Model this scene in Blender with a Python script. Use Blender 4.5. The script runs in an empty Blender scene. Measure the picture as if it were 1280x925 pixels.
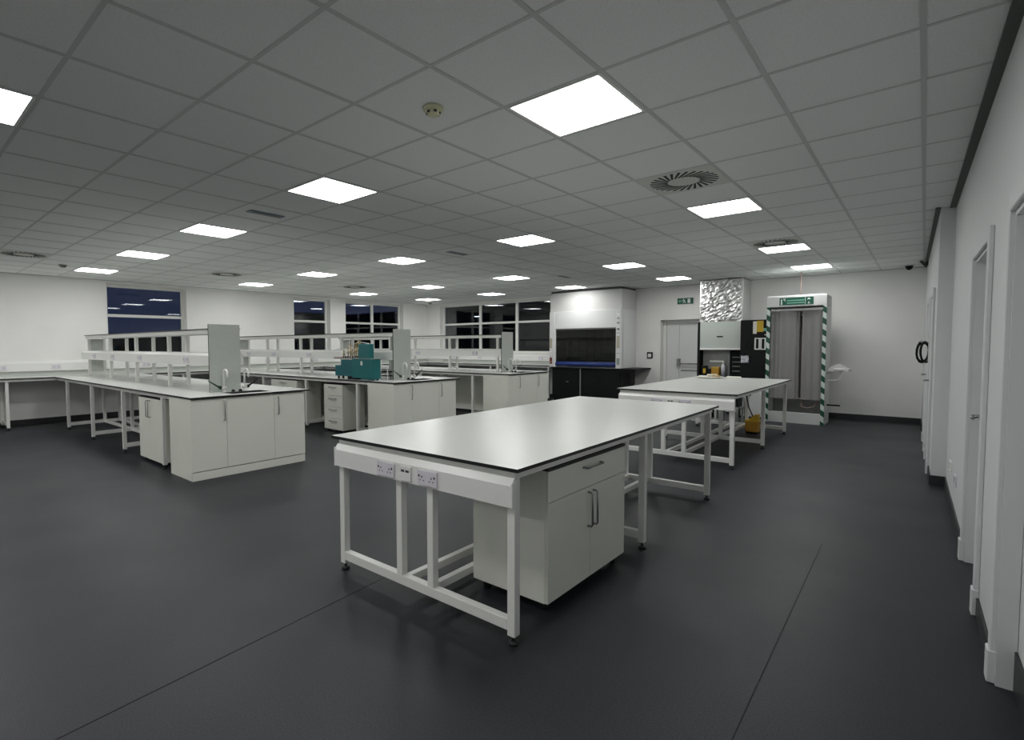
import bpy, bmesh, math, random
from mathutils import Matrix, Vector
random.seed(4)
S = bpy.context.scene
COL = S.collection
H = 1.46                    # camera height above the floor
CZ = H + 1.3576             # underside of the suspended ceiling
# ------------------------------------------------------------------ camera
yaw, pitch, roll, fpx = .7264, -.0476, -.0042, 655.23
cy_, sy_, cp_, sp_ = math.cos(yaw), math.sin(yaw), math.cos(pitch), math.sin(pitch)
fwd = Vector((-sy_*cp_, cy_*cp_, sp_)); rt = Vector((cy_, sy_, 0)); up = rt.cross(fwd)
rt2 = math.cos(roll)*rt + math.sin(roll)*up; up2 = -math.sin(roll)*rt + math.cos(roll)*up
cam = bpy.data.objects.new('camera', bpy.data.cameras.new('camera')); COL.objects.link(cam)
cam.matrix_world = Matrix(((rt2.x, up2.x, -fwd.x, .043), (rt2.y, up2.y, -fwd.y, -1.8728), (rt2.z, up2.z, -fwd.z, H), (0, 0, 0, 1)))
cam.data.sensor_width = 36; cam.data.lens = fpx*36/1280; cam.data.shift_x = (640-573.37)/1280
cam.data.clip_start = .02; cam.data.clip_end = 400
S.camera = cam
# ------------------------------------------------------------------ world, exposure
PANEL = 18.5                 # radiance of the ceiling light diffusers
w = bpy.data.worlds.new('dusk'); S.world = w; w.use_nodes = True
nt = w.node_tree; bg = nt.nodes['Background']
geo = nt.nodes.new('ShaderNodeTexCoord'); sep = nt.nodes.new('ShaderNodeSeparateXYZ'); rmp = nt.nodes.new('ShaderNodeValToRGB')
nt.links.new(geo.outputs['Generated'], sep.inputs[0]); nt.links.new(sep.outputs['Z'], rmp.inputs[0]); nt.links.new(rmp.outputs[0], bg.inputs[0])
rmp.color_ramp.elements[0].color = (.016, .022, .050, 1); rmp.color_ramp.elements[1].color = (.009, .013, .038, 1); rmp.color_ramp.elements[1].position = .5
bg.inputs[1].default_value = 1
S.view_settings.view_transform = 'Standard'; S.view_settings.look = 'None'
S.view_settings.exposure = 0; S.view_settings.gamma = 1; S.view_settings.use_curve_mapping = False
S.cycles.use_denoising = True; S.cycles.max_bounces = 10; S.cycles.diffuse_bounces = 6; S.cycles.sample_clamp_indirect = 6

# ------------------------------------------------------------------ materials
def mat(name, col, rough=.5, metal=0, spec=.5, bump=0, bscale=60, var=0, vscale=8, emit=0, coord='Object'):
    m = bpy.data.materials.new(name); m.use_nodes = True
    t = m.node_tree; b = t.nodes['Principled BSDF']
    b.inputs['Base Color'].default_value = (*col, 1); b.inputs['Roughness'].default_value = rough
    b.inputs['Metallic'].default_value = metal; b.inputs['Specular IOR Level'].default_value = spec
    tc = t.nodes.new('ShaderNodeTexCoord')
    if var:
        n = t.nodes.new('ShaderNodeTexNoise'); n.inputs['Scale'].default_value = vscale; n.inputs['Detail'].default_value = 4
        t.links.new(tc.outputs[coord], n.inputs['Vector'])
        r = t.nodes.new('ShaderNodeValToRGB')
        r.color_ramp.elements[0].color = (*[c*(1-var) for c in col], 1); r.color_ramp.elements[1].color = (*[min(1, c*(1+var)) for c in col], 1)
        r.color_ramp.elements[0].position = .3; r.color_ramp.elements[1].position = .7
        t.links.new(n.outputs['Fac'], r.inputs[0]); t.links.new(r.outputs[0], b.inputs['Base Color'])
    if bump:
        n = t.nodes.new('ShaderNodeTexNoise'); n.inputs['Scale'].default_value = bscale; n.inputs['Detail'].default_value = 3
        t.links.new(tc.outputs[coord], n.inputs['Vector'])
        k = t.nodes.new('ShaderNodeBump'); k.inputs['Strength'].default_value = bump; k.inputs['Distance'].default_value = .004
        t.links.new(n.outputs['Fac'], k.inputs['Height']); t.links.new(k.outputs[0], b.inputs['Normal'])
    if emit:
        b.inputs['Emission Color'].default_value = (*col, 1); b.inputs['Emission Strength'].default_value = emit
    return m
M = {}
M['wall'] = mat('wall_paint', (.83, .825, .805), .7, bump=.08, bscale=120, var=.02, vscale=2)
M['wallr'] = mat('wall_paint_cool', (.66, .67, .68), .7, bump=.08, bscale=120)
M['tile'] = mat('ceiling_tile_mineral', (.78, .80, .79), .9, bump=.25, bscale=180, var=.05, vscale=90)
M['tee'] = mat('ceiling_tee_grey', (.55, .565, .56), .6)
M['dark_trim'] = mat('shadow_trim', (.10, .105, .10), .7)
M['cove'] = mat('floor_cove', (.022, .023, .026), .45)
M['cab'] = mat('cabinet_offwhite', (.80, .81, .735), .4, var=.015, vscale=5)
M['cabshade'] = mat('cabinet_shadow_strip', (.02, .02, .02), .6)
M['frame'] = mat('white_powdercoat', (.80, .80, .77), .35)
M['trunk'] = mat('white_plastic', (.82, .82, .80), .3)
M['sock'] = mat('socket_lilac_white', (.72, .69, .75), .3)
M['pin'] = mat('socket_dark', (.03, .03, .035), .5)
M['lam'] = mat('laminate_light_grey', (.60, .615, .585), .28, var=.01, vscale=3, bump=.02, bscale=200)
M['edge'] = mat('laminate_black_core', (.008, .008, .008), .4)
M['panel'] = mat('grey_panel', (.52, .55, .515), .5, var=.03, vscale=30)
M['steel'] = mat('stainless', (.55, .55, .55), .3, metal=1)
M['chrome'] = mat('chrome_dark', (.35, .35, .36), .25, metal=1)
M['foot'] = mat('black_rubber', (.012, .012, .012), .6)
M['teal'] = mat('teal_paint', (.003, .14, .145), .4)
M['teal2'] = mat('teal_blue_paint', (.003, .115, .14), .4)
M['brass'] = mat('brass', (.42, .33, .17), .4, metal=.8)
M['copper'] = mat('copper_pipe', (.30, .23, .21), .45, metal=.5)
M['black'] = mat('black_gloss', (.006, .007, .007), .5, spec=.2)
M['blackm'] = mat('black_matt', (.010, .011, .012), .6, spec=.2)
M['blue'] = mat('blue_sash_bar', (.008, .03, .17), .3)
M['green'] = mat('sign_green', (.004, .10, .055), .5)
M['white'] = mat('white_print', (.8, .84, .82), .5)
M['mint'] = mat('print_mint', (.18, .42, .32), .5)
M['yellow'] = mat('yellow_plastic', (.62, .40, .02), .45)
M['orange'] = mat('amber_plastic', (.46, .24, .02), .45)
M['dgreen'] = mat('dark_green_lever', (.004, .04, .018), .4)
M['fumewhite'] = mat('fume_cabinet_white', (.68, .69, .69), .45)
M['fumegrey'] = mat('fume_fascia_grey', (.60, .60, .59), .6)
M['beige'] = mat('beige_label', (.42, .40, .30), .6)
M['red'] = mat('dark_red_paint', (.16, .02, .02), .5)
M['door'] = mat('door_paint', (.70, .71, .70), .5)
M['glow'] = mat('light_diffuser', (1, 1, .985), .5, emit=PANEL)
M['lamp'] = mat('street_lamp_glow', (.75, .9, 1), .5, emit=9)
M['asphalt'] = mat('asphalt', (.02, .021, .024), .9)
M['shed'] = mat('dark_cladding', (.012, .014, .016), .8)
M['silver'] = mat('pale_metal_panel', (.50, .54, .51), .4, metal=.25, bump=.1, bscale=6)
M['greybox'] = mat('grey_enamel', (.27, .28, .27), .5)
M['detector'] = mat('ivory_plastic', (.62, .61, .42), .5)
M['ventplate'] = mat('vent_plate', (.60, .61, .57), .6)
M['slot'] = mat('emergency_grey', (.16, .22, .27), .4)
M['paper'] = mat('paper', (.8, .79, .72), .7)
M['lilac'] = mat('plastic_bag', (.62, .62, .68), .3, bump=.6, bscale=40)

# vinyl floor with fine flecks
M['seam'] = mat('weld_rod', (.014, .015, .018), .6, spec=.2)
def floor_mat():
    m = mat('vinyl_floor', (.036, .039, .046), .5, spec=.28)
    t = m.node_tree; b = t.nodes['Principled BSDF']; tc = t.nodes.new('ShaderNodeTexCoord')
    n1 = t.nodes.new('ShaderNodeTexNoise'); n1.inputs['Scale'].default_value = 160; n1.inputs['Detail'].default_value = 2
    n2 = t.nodes.new('ShaderNodeTexNoise'); n2.inputs['Scale'].default_value = 1.1; n2.inputs['Detail'].default_value = 5
    for n in (n1, n2): t.links.new(tc.outputs['Object'], n.inputs['Vector'])
    r = t.nodes.new('ShaderNodeValToRGB'); r.color_ramp.elements[0].position = .35; r.color_ramp.elements[1].position = .72
    r.color_ramp.elements[0].color = (.014, .0152, .0185, 1); r.color_ramp.elements[1].color = (.034, .037, .045, 1)
    t.links.new(n1.outputs['Fac'], r.inputs[0]); t.links.new(r.outputs[0], b.inputs['Base Color'])
    rr = t.nodes.new('ShaderNodeMapRange'); rr.inputs['To Min'].default_value = .36; rr.inputs['To Max'].default_value = .55
    t.links.new(n2.outputs['Fac'], rr.inputs['Value']); t.links.new(rr.outputs[0], b.inputs['Roughness'])
    k = t.nodes.new('ShaderNodeBump'); k.inputs['Strength'].default_value = .35; k.inputs['Distance'].default_value = .002
    t.links.new(n1.outputs['Fac'], k.inputs['Height']); t.links.new(k.outputs[0], b.inputs['Normal'])
    return m
M['floor'] = floor_mat()
def glass_mat(name, tint, f=1.5):
    m = bpy.data.materials.new(name); m.use_nodes = True; t = m.node_tree
    for n in list(t.nodes): t.nodes.remove(n)
    o = t.nodes.new('ShaderNodeOutputMaterial'); mx = t.nodes.new('ShaderNodeMixShader'); fr = t.nodes.new('ShaderNodeFresnel')
    tr = t.nodes.new('ShaderNodeBsdfTransparent'); gl = t.nodes.new('ShaderNodeBsdfGlossy')
    fr.inputs[0].default_value = f; tr.inputs[0].default_value = (*tint, 1); gl.inputs['Roughness'].default_value = .02
    t.links.new(fr.outputs[0], mx.inputs[0]); t.links.new(tr.outputs[0], mx.inputs[1]); t.links.new(gl.outputs[0], mx.inputs[2]); t.links.new(mx.outputs[0], o.inputs[0])
    return m
M['glass'] = glass_mat('window_glass', (.9, .93, .95), 1.42)
M['smoke'] = glass_mat('smoked_glass', (.30, .33, .32))
def curtain_mat():
    m = bpy.data.materials.new('clear_pvc_sheet'); m.use_nodes = True; t = m.node_tree
    b = t.nodes['Principled BSDF']; o = t.nodes['Material Output']
    b.inputs['Base Color'].default_value = (.46, .45, .45, 1); b.inputs['Roughness'].default_value = .2
    tr = t.nodes.new('ShaderNodeBsdfTransparent'); tr.inputs[0].default_value = (.8, .8, .8, 1); mx = t.nodes.new('ShaderNodeMixShader'); mx.inputs[0].default_value = .55
    tc = t.nodes.new('ShaderNodeTexCoord'); n = t.nodes.new('ShaderNodeTexNoise'); n.inputs['Scale'].default_value = 9; n.inputs['Detail'].default_value = 6
    t.links.new(tc.outputs['Object'], n.inputs['Vector'])
    k = t.nodes.new('ShaderNodeBump'); k.inputs['Strength'].default_value = .6; k.inputs['Distance'].default_value = .02
    t.links.new(n.outputs['Fac'], k.inputs['Height']); t.links.new(k.outputs[0], b.inputs['Normal'])
    t.links.new(tr.outputs[0], mx.inputs[1]); t.links.new(b.outputs[0], mx.inputs[2]); t.links.new(mx.outputs[0], o.inputs[0])
    return m
M['pvc'] = curtain_mat()
def foil_mat():
    m = mat('aluminium_foil', (.74, .74, .73), .36, metal=1)
    t = m.node_tree; b = t.nodes['Principled BSDF']; tc = t.nodes.new('ShaderNodeTexCoord')
    n = t.nodes.new('ShaderNodeTexNoise'); n.inputs['Scale'].default_value = 14; n.inputs['Detail'].default_value = 5; n.inputs['Distortion'].default_value = 1.2
    t.links.new(tc.outputs['Object'], n.inputs['Vector'])
    k = t.nodes.new('ShaderNodeBump'); k.inputs['Strength'].default_value = .6; k.inputs['Distance'].default_value = .02
    t.links.new(n.outputs['Fac'], k.inputs['Height']); t.links.new(k.outputs[0], b.inputs['Normal'])
    return m
M['foil'] = foil_mat()
def stripe_mat():
    m = mat('green_white_hazard_stripes', (.7, .75, .72), .4)
    t = m.node_tree; b = t.nodes['Principled BSDF']; tc = t.nodes.new('ShaderNodeTexCoord'); sp = t.nodes.new('ShaderNodeSeparateXYZ')
    t.links.new(tc.outputs['Object'], sp.inputs[0])
    a = t.nodes.new('ShaderNodeMath'); a.operation = 'MULTIPLY_ADD'; a.inputs[1].default_value = .8
    t.links.new(sp.outputs['X'], a.inputs[0]); t.links.new(sp.outputs['Z'], a.inputs[2])
    d = t.nodes.new('ShaderNodeMath'); d.operation = 'DIVIDE'; d.inputs[1].default_value = .205; t.links.new(a.outputs[0], d.inputs[0])
    f = t.nodes.new('ShaderNodeMath'); f.operation = 'FRACT'; t.links.new(d.outputs[0], f.inputs[0])
    g = t.nodes.new('ShaderNodeMath'); g.operation = 'GREATER_THAN'; g.inputs[1].default_value = .5; t.links.new(f.outputs[0], g.inputs[0])
    x = t.nodes.new('ShaderNodeMix'); x.data_type = 'RGBA'; x.inputs[6].default_value = (.68, .76, .72, 1); x.inputs[7].default_value = (.004, .075, .04, 1)
    t.links.new(g.outputs[0], x.inputs[0]); t.links.new(x.outputs[2], b.inputs['Base Color'])
    return m
M['stripe'] = stripe_mat()

# ------------------------------------------------------------------ builders
ORG = {}
class MB:
    def __init__(s): s.bm = bmesh.new(); s.mi = 0
    def box(s, x0, x1, y0, y1, z0, z1, bev=0, mi=None, mtx=None):
        vs = [s.bm.verts.new((x, y, z)) for z in (z0, z1) for y in (y0, y1) for x in (x0, x1)]
        fs = [s.bm.faces.new([vs[i] for i in q]) for q in ((0, 2, 3, 1), (4, 5, 7, 6), (0, 1, 5, 4), (2, 6, 7, 3), (0, 4, 6, 2), (1, 3, 7, 5))]
        for f in fs: f.material_index = s.mi if mi is None else mi
        if mtx is not None: bmesh.ops.transform(s.bm, matrix=mtx, verts=vs)
        if bev:
            es = list({e for f in fs for e in f.edges})
            r = bmesh.ops.bevel(s.bm, geom=es, offset=bev, segments=1, affect='EDGES', material=-1)
            for f in r['faces']: f.material_index = s.mi if mi is None else mi
        return s
    def prism(s, poly, axis, a, b, mi=None):
        # poly: 2-D points; axis 0: (y,z) swept along x, 1: (x,z) along y, 2: (x,y) along z
        def P(p, t): return (t, p[0], p[1]) if axis == 0 else (p[0], t, p[1]) if axis == 1 else (p[0], p[1], t)
        A = [s.bm.verts.new(P(p, a)) for p in poly]; B = [s.bm.verts.new(P(p, b)) for p in poly]; n = len(poly)
        fs = [s.bm.faces.new(A), s.bm.faces.new(B[::-1])] + [s.bm.faces.new((A[i], B[i], B[(i+1) % n], A[(i+1) % n])) for i in range(n)]
        bmesh.ops.recalc_face_normals(s.bm, faces=fs)
        for f in fs: f.material_index = s.mi if mi is None else mi
        return s
    def tube(s, pts, r, n=8, mi=None, closed=False):
        pts = [Vector(p) for p in pts]; rings = []; N = len(pts)
        rr = r if isinstance(r, (list, tuple)) else [r]*N
        ref = None
        for i, p in enumerate(pts):
            if closed: d = pts[(i+1) % N] - pts[i-1]
            else: d = pts[min(i+1, N-1)] - pts[max(i-1, 0)]
            d.normalize()
            if ref is None: ref = Vector((0, 0, 1)) if abs(d.z) < .9 else Vector((1, 0, 0))
            u = d.cross(ref).normalized(); v = u.cross(d).normalized(); ref = v
            rings.append([s.bm.verts.new(p + rr[i]*(math.cos(t)*u + math.sin(t)*v)) for t in [2*math.pi*k/n for k in range(n)]])
        fs = []
        for i in range(N if closed else N-1):
            a, b = rings[i], rings[(i+1) % N]
            fs += [s.bm.faces.new((a[k], a[(k+1) % n], b[(k+1) % n], b[k])) for k in range(n)]
        if not closed: fs += [s.bm.faces.new(rings[0][::-1]), s.bm.faces.new(rings[-1])]
        bmesh.ops.recalc_face_normals(s.bm, faces=fs)
        for f in fs:
            f.material_index = s.mi if mi is None else mi
            if len(f.verts) == 4: f.smooth = True
        return s
    def cyl(s, x, y, z0, z1, r, n=16, mi=None, r2=None):
        return s.tube([(x, y, z0), (x, y, z1)], [r, r if r2 is None else r2], n, mi)
    def build(s, name, mats, parent=None, **kw):
        me = bpy.data.meshes.new(name); off = ORG.get(parent, None)
        if off is not None: bmesh.ops.translate(s.bm, verts=s.bm.verts, vec=-off)
        s.bm.to_mesh(me); s.bm.free()
        for k in (mats if isinstance(mats, (list, tuple)) else [mats]): me.materials.append(M[k])
        o = bpy.data.objects.new(name, me); COL.objects.link(o)
        if parent is not None:
            o.parent = parent
            if off is not None: ORG[o] = off
        for k, v in kw.items(): o[k] = v
        return o
def mb(): return MB()
def thing(name, label, cat, loc=(0, 0, 0), rz=0, group=None, local=False):
    o = bpy.data.objects.new(name, None); COL.objects.link(o); o.location = loc; o.rotation_euler = (0, 0, rz)
    o.empty_display_size = .1
    o['label'] = label; o['category'] = cat
    if group: o['group'] = group
    ORG[o] = Vector((0, 0, 0)) if local else Vector(loc)
    return o
def tag(o, label, cat, group=None):
    o['label'] = label; o['category'] = cat
    if group: o['group'] = group
    return o
def place(o):
    """give a one-mesh thing an origin at its own base"""
    bb = [Vector(c) for c in o.bound_box]
    c = Vector((sum(b.x for b in bb)/8, sum(b.y for b in bb)/8, min(b.z for b in bb)))
    o.data.transform(Matrix.Translation(-c)); o.location = c
    return o
def struct(o): o['kind'] = 'structure'; return o
def copy_thing(src, loc, rz, label):
    c = src.copy(); COL.objects.link(c); c.location = loc; c.rotation_euler = (0, 0, rz); c['label'] = label
    for ch in src.children:
        d = ch.copy(); COL.objects.link(d); d.parent = c
        for g in ch.children:
            e = g.copy(); COL.objects.link(e); e.parent = d
    return c
ORD = ['nearest', 'second', 'third', 'fourth', 'fifth']

# ================================================================== ROOM SHELL
WX, BY, FY = -12.55, 10.7, -5.4      # left wall plane, back wall plane, wall behind the camera
WT = 2.95
fl = struct(mb().box(WX-.3, 1.2, FY-.3, BY+.4, -.1, 0).build('floor', 'floor'))
def seam(p, q):
    a, b = Vector((*p, 0)), Vector((*q, 0)); d = (b-a).normalized(); n = Vector((-d.y, d.x, 0))*.0022
    m = mb(); m.prism([(v.x, v.y) for v in (a-n, b-n, b+n, a+n)], 2, -.002, .0012); return m.build('weld_seam', 'seam', fl)
seam((-.425, -1.9), (-.475, 2.7)); seam((-2.30, -1.9), (-2.47, .4))
# left wall (windows at y 1.42-2.95, 5.70-6.85, 7.37-9.60)
WZ0, WZ1 = 1.22, 2.755
LW = [(1.42, 2.98), (5.70, 6.85), (7.37, 9.62)]
m = mb(); y = FY-.3
for a, b in LW:
    m.box(WX-.3, WX, y, a, 0, WT); m.box(WX-.3, WX, a, b, 0, WZ0); m.box(WX-.3, WX, a, b, WZ1, WT); y = b
m.box(WX-.3, WX, y, BY+.3, 0, WT)
struct(m.build('wall_left', 'wall'))
# back wall: window x -11.93..-7.55, door recess x -4.68..-3.77
BW = (-11.95, -7.50); DR = (-4.68, -3.77)
m = mb()
m.box(WX-.3, BW[0], BY, BY+.3, 0, WT); m.box(BW[0], BW[1], BY, BY+.3, 0, WZ0); m.box(BW[0], BW[1], BY, BY+.3, WZ1, WT)
m.box(BW[1], DR[0], BY, BY+.3, 0, WT); m.box(DR[0], DR[1], BY, BY+.3, 2.03, WT); m.box(DR[1], 1.2, BY, BY+.3, 0, WT)
struct(m.build('wall_back', 'wall'))
struct(mb().box(WX-.3, 1.2, FY-.3, FY, 0, WT).build('wall_front', 'wall'))
# right wall, in its own slightly turned frame: local y runs along the wall, local x points out of the room
RWM = Matrix.Translation((.332, 0, 0)) @ Matrix.Rotation(.017, 4, 'Z')
def rwobj(o): o.matrix_world = RWM; return o
D1, D2 = (.34, 1.28), (2.08, 2.95)
m = mb()
for a, b in ((FY-.3, D1[0]), (D1[1], D2[0]), (D2[1], 5.36)): m.box(0, .058, a, b, 0, WT)
for a, b in (D1, D2): m.box(0, .058, a, b, 2.0, WT)
m.box(-.115, .058, 5.36, BY+.5, 0, WT)          # the boxed-out far stretch
m.box(.058, .16, FY-.3, -1.0, 0, WT)
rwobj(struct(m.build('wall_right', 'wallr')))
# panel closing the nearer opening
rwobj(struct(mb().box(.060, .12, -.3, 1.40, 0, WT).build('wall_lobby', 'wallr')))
rwobj(struct(mb().box(.050, .060, D1[0]+.02, D1[1]-.02, 0, .17).build('baseboard_lobby', 'cove')))
# coved skirting
struct(mb().box(WX, WX+.012, FY, BY, 0, .1).build('baseboard_left', 'cove'))
m = mb()
for a, b in ((WX+.012, DR[0]), (DR[1], .1)): m.box(a, b, BY-.012, BY, 0, .1)
struct(m.build('baseboard_back', 'cove'))
m = mb()
for a, b in ((FY, D1[0]-.07), (D1[1]+.07, D2[0]-.07), (D2[1]+.07, 5.36)): m.box(-.012, 0, a, b, 0, .1)
m.box(-.127, -.115, 5.348, 5.92, 0, .1).box(-.127, -.115, 6.95, 7.5, 0, .1).box(-.127, -.115, 8.55, BY, 0, .1).box(-.115, 0, 5.348, 5.36, 0, .1)
rwobj(struct(m.build('baseboard_right', 'cove')))
# door linings and casings on the right wall
def casing(m, a, b, off, near=True, z=2.0, pl=True):
    wd = .07
    for s in ((a-wd, a), (b, b+wd)): 
        m.box(off-.022, off, s[0], s[1], 0, z+wd, .004)
        if pl: m.box(off-.030, off, s[0]-.004, s[1]+.004, 0, .14, .004)
    m.box(off-.022, off, a, b, z, z+wd, .004)
for i, (a, b) in enumerate((D1, D2)):
    m = mb(); casing(m, a, b, 0)
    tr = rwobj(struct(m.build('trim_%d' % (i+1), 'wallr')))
    m = mb(); m.box(-.003, .058, a, a+.02, 0, 1.98).box(-.003, .058, b-.02, b, 0, 1.98).box(-.003, .058, a, b, 1.98, 2.0)
    o = m.build('door_lining', 'wallr', tr)
# leaf in the farther opening
d2 = rwobj(struct(mb().box(.055, .095, D2[0]+.022, D2[1]-.022, .008, 1.978, .003).build('door_2', 'door')))
m = mb(); m.tube([(.055, 2.86, .985), (.0, 2.86, .985)], .011, 8); m.tube([(.004, 2.865, .985), (.0, 2.84, .985), (-.002, 2.74, .985)], .0105, 8)
m.tube([(.057, 2.86, .985), (.048, 2.86, .985)], .028, 14)
m.build('lever_handle', 'chrome', d2)
# two casings on the boxed-out stretch
for i, (a, b) in enumerate(((6.0, 6.87), (7.6, 8.47))):
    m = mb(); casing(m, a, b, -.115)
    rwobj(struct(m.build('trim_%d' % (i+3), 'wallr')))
    dd = rwobj(struct(mb().box(-.121, -.113, a, b, .006, 1.998).build('door_%d' % (i+3), 'door')))
    mb().tube([(-.12, b-.07, 1.0), (-.165, b-.07, 1.0), (-.168, b-.16, 1.0)], .010, 8).build('lever_handle', 'chrome', dd)
# angle coloured dark as the shade of the gap where ceiling meets the right wall
rwobj(struct(mb().box(-.048, .0, FY, 5.36, CZ-.012, CZ+.02).box(-.155, -.115, 5.32, BY, CZ-.010, CZ+.02).build('trim_5', 'dark_trim')))
struct(mb().box(WX, .1, BY-.016, BY, CZ-.008, CZ+.02).box(WX, WX+.016, FY, BY-.016, CZ-.008, CZ+.02).build('trim_6', 'tee'))

# ---- windows
def window(name, along_y, a, b, mull, trans, plane):
    """frame fills the opening a..b; plane is the outer coordinate of the frame's room face"""
    fw, fd = .055, .06
    def bx(m, p, q, z0, z1, d0=0, d1=fd, bev=.004):
        if along_y: m.box(plane-d1, plane-d0, p, q, z0, z1, bev)
        else: m.box(p, q, plane+d0, plane+d1, z0, z1, bev)
    m = mb(); bx(m, a, a+fw, WZ0, WZ1); bx(m, b-fw, b, WZ0, WZ1); bx(m, a+fw, b-fw, WZ0, WZ0+fw); bx(m, a+fw, b-fw, WZ1-fw, WZ1)
    f = struct(m.build(name, 'frame'))
    xs = [a+fw] + [v for q in mull for v in (q-.045, q+.045)] + [b-fw]
    for q in mull:
        m = mb(); bx(m, q-.045, q+.045, WZ0+fw, WZ1-fw); m.build('mullion', 'frame', f)
    for i in range(0, len(xs), 2):
        zs = [WZ0+fw] + [v for q in trans for v in (q-.03, q+.03)] + [WZ1-fw]
        for q in trans:
            m = mb(); bx(m, xs[i], xs[i+1], q-.03, q+.03); m.build('transom', 'frame', f)
        for j in range(0, len(zs), 2):
            m = mb(); bx(m, xs[i]-.005, xs[i+1]+.005, zs[j]-.005, zs[j+1]+.005, .03, .036, 0); m.build('pane', 'glass', f)
    m = mb()
    if along_y: m.box(plane, WX+.02, a, b, WZ0-.025, WZ0+.004, .004)
    else: m.box(a, b, BY-.02, plane, WZ0-.025, WZ0+.004, .004)
    m.build('window_sill', 'frame', f)
window('window_1', True, *LW[0], [], [2.11], WX-.17)
window('window_2', True, *LW[1], [], [2.13], WX-.17)
window('window_3', True, *LW[2], [8.49], [2.13], WX-.17)
window('window_4', False, *BW, [-10.37, -8.98], [2.13], BY+.17)

# ---- exit double door in the back recess
dx0, dx1, dy = DR[0], DR[1], BY+.2
d = struct(mb().box(dx0, dx0+.07, dy, dy+.06, 0, 2.03, .004).box(dx1-.04, dx1, dy, dy+.06, 0, 2.03, .004).box(dx0+.07, dx1-.04, dy, dy+.06, 1.96, 2.03, .004).build('door_1', 'frame'))
for a, b in ((dx0+.073, -4.313), (-4.309, dx1-.043)):
    mb().box(a, b, dy+.012, dy+.055, .01, 1.957, .003).build('door_leaf', 'door', d)
m = mb(); m.box(-4.345, -4.27, dy-.06, dy+.012, .96, 1.12, .006); m.box(-4.27, dx1-.06, dy-.075, dy-.045, .985, 1.015, .004); m.box(dx1-.11, dx1-.06, dy-.075, dy+.012, .975, 1.03, .004)
m.build('panic_bar', 'chrome', d)
m = mb(); m.box(-4.27, dx1-.06, dy+.004, dy+.012, .82, .86); m.build('push_plate', 'greybox', d)
struct(mb().box(-4.68, -3.77, BY, dy, -.001, .004).build('trim_7', 'steel'))

# ---- suspended ceiling: slab above, every tile and rail
ce = struct(mb().box(WX-.3, 1.2, FY-.3, BY+.4, CZ+.10, CZ+.18).build('ceiling', 'tile'))
LA = [2, 6, 10, 14, 18]; LBR = [-8, -3, 1, 6, 11, 15]  # rearmost row is unseen, added to brighten surfaces facing the camera
lights = {(a, b) for a in LA for b in LBR }
vents = [(2, 4), (2, 10), (16, -1), (16, 4), (16, 9)]
used = lights | set(vents)
X0 = .0
def cell(a, b): return (-.6*(a+.5), .6*(b+.5))
cells = [(a, b) for a in range(-1, 21) for b in range(-13, 18) if (a, b) not in used]
cx, cyy = .043, -1.8728
def vis(c):
    x, y = cell(*c); dx, dyy = x-cx, y-cyy; f = dx*fwd.x + dyy*fwd.y
    side = dx*rt.x + dyy*rt.y
    return (f < .6 or abs(side) > f*1.2, dx*dx+dyy*dyy)
cells.sort(key=vis)
tm = None
rest = mb()
for i, (a, b) in enumerate(cells):
    x, y = cell(a, b)
    x0, x1 = max(x-.294, WX), min(x+.294, .45); y0, y1 = max(y-.294, FY), min(y+.294, BY+.05)
    full = (x1-x0 > .587 and y1-y0 > .587)
    if x1-x0 < .02 or y1-y0 < .02: continue
    if i < 295:
        if full:
            if tm is None:
                o = mb().box(-.294, .294, -.294, .294, 0, .015).build('ceiling_tile', 'tile', ce); tm = o.data
            else:
                o = bpy.data.objects.new('ceiling_tile', tm); COL.objects.link(o); o.parent = ce
            o.location = (x, y, CZ+.003)
        else: mb().box(x0, x1, y0, y1, CZ+.003, CZ+.018).build('ceiling_tile', 'tile', ce)
    else: rest.box(x0, x1, y0, y1, CZ+.003, CZ+.018)
rest.build('distant_ceiling_tile', 'tile', ce, kind='stuff')
for a in range(0, 21):
    mb().box(-.6*a-.012, -.6*a+.012, FY, BY, CZ-.0005, CZ+.03).build('main_rail', 'tee', ce)
for b in range(-12, 18):
    mb().box(WX, .34, .6*b-.010, .6*b+.010, CZ-.0002, CZ+.028).build('cross_rail', 'tee', ce)

# ---- ceiling lights
first = None
rown = ['first', 'second', 'third', 'fourth', 'fifth']
for ia, a in enumerate(LA):
    for ib, b in enumerate(LBR):
        if (a, b) not in lights: continue
        x, y = cell(a, b)
        lab = 'lit square ceiling panel, %s in the %s row from the right wall' % (['unseen rear one added', 'nearly out of view', 'nearest whole one', 'second', 'third', 'farthest'][ib], rown[ia]) if ia else 'lit square ceiling panel, %s in the row above the free-standing tables' % ['unseen rear one added', 'behind the camera', 'nearest', 'second', 'third', 'farthest'][ib]
        if first is None:
            first = thing('ceiling_light', lab, 'light', (x, y, CZ), 0, 'square light panels in the ceiling', local=True)
            m = mb()
            for q in ((-.288, .288, -.288, -.272), (-.288, .288, .272, .288), (-.288, -.272, -.272, .272), (.272, .288, -.272, .272)): m.box(*q, -.002, .03)
            m.box(-.288, .288, -.288, .288, .03, .05); m.build('frame', 'frame', first)
            m = mb(); vs = [m.bm.verts.new(v) for v in ((-.272, -.272, .004), (-.272, .272, .004), (.272, .272, .004), (.272, -.272, .004))]; m.bm.faces.new(vs)
            m.build('diffuser', 'glow', first)
        else: copy_thing(first, (x, y, CZ), 0, lab)

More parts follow.
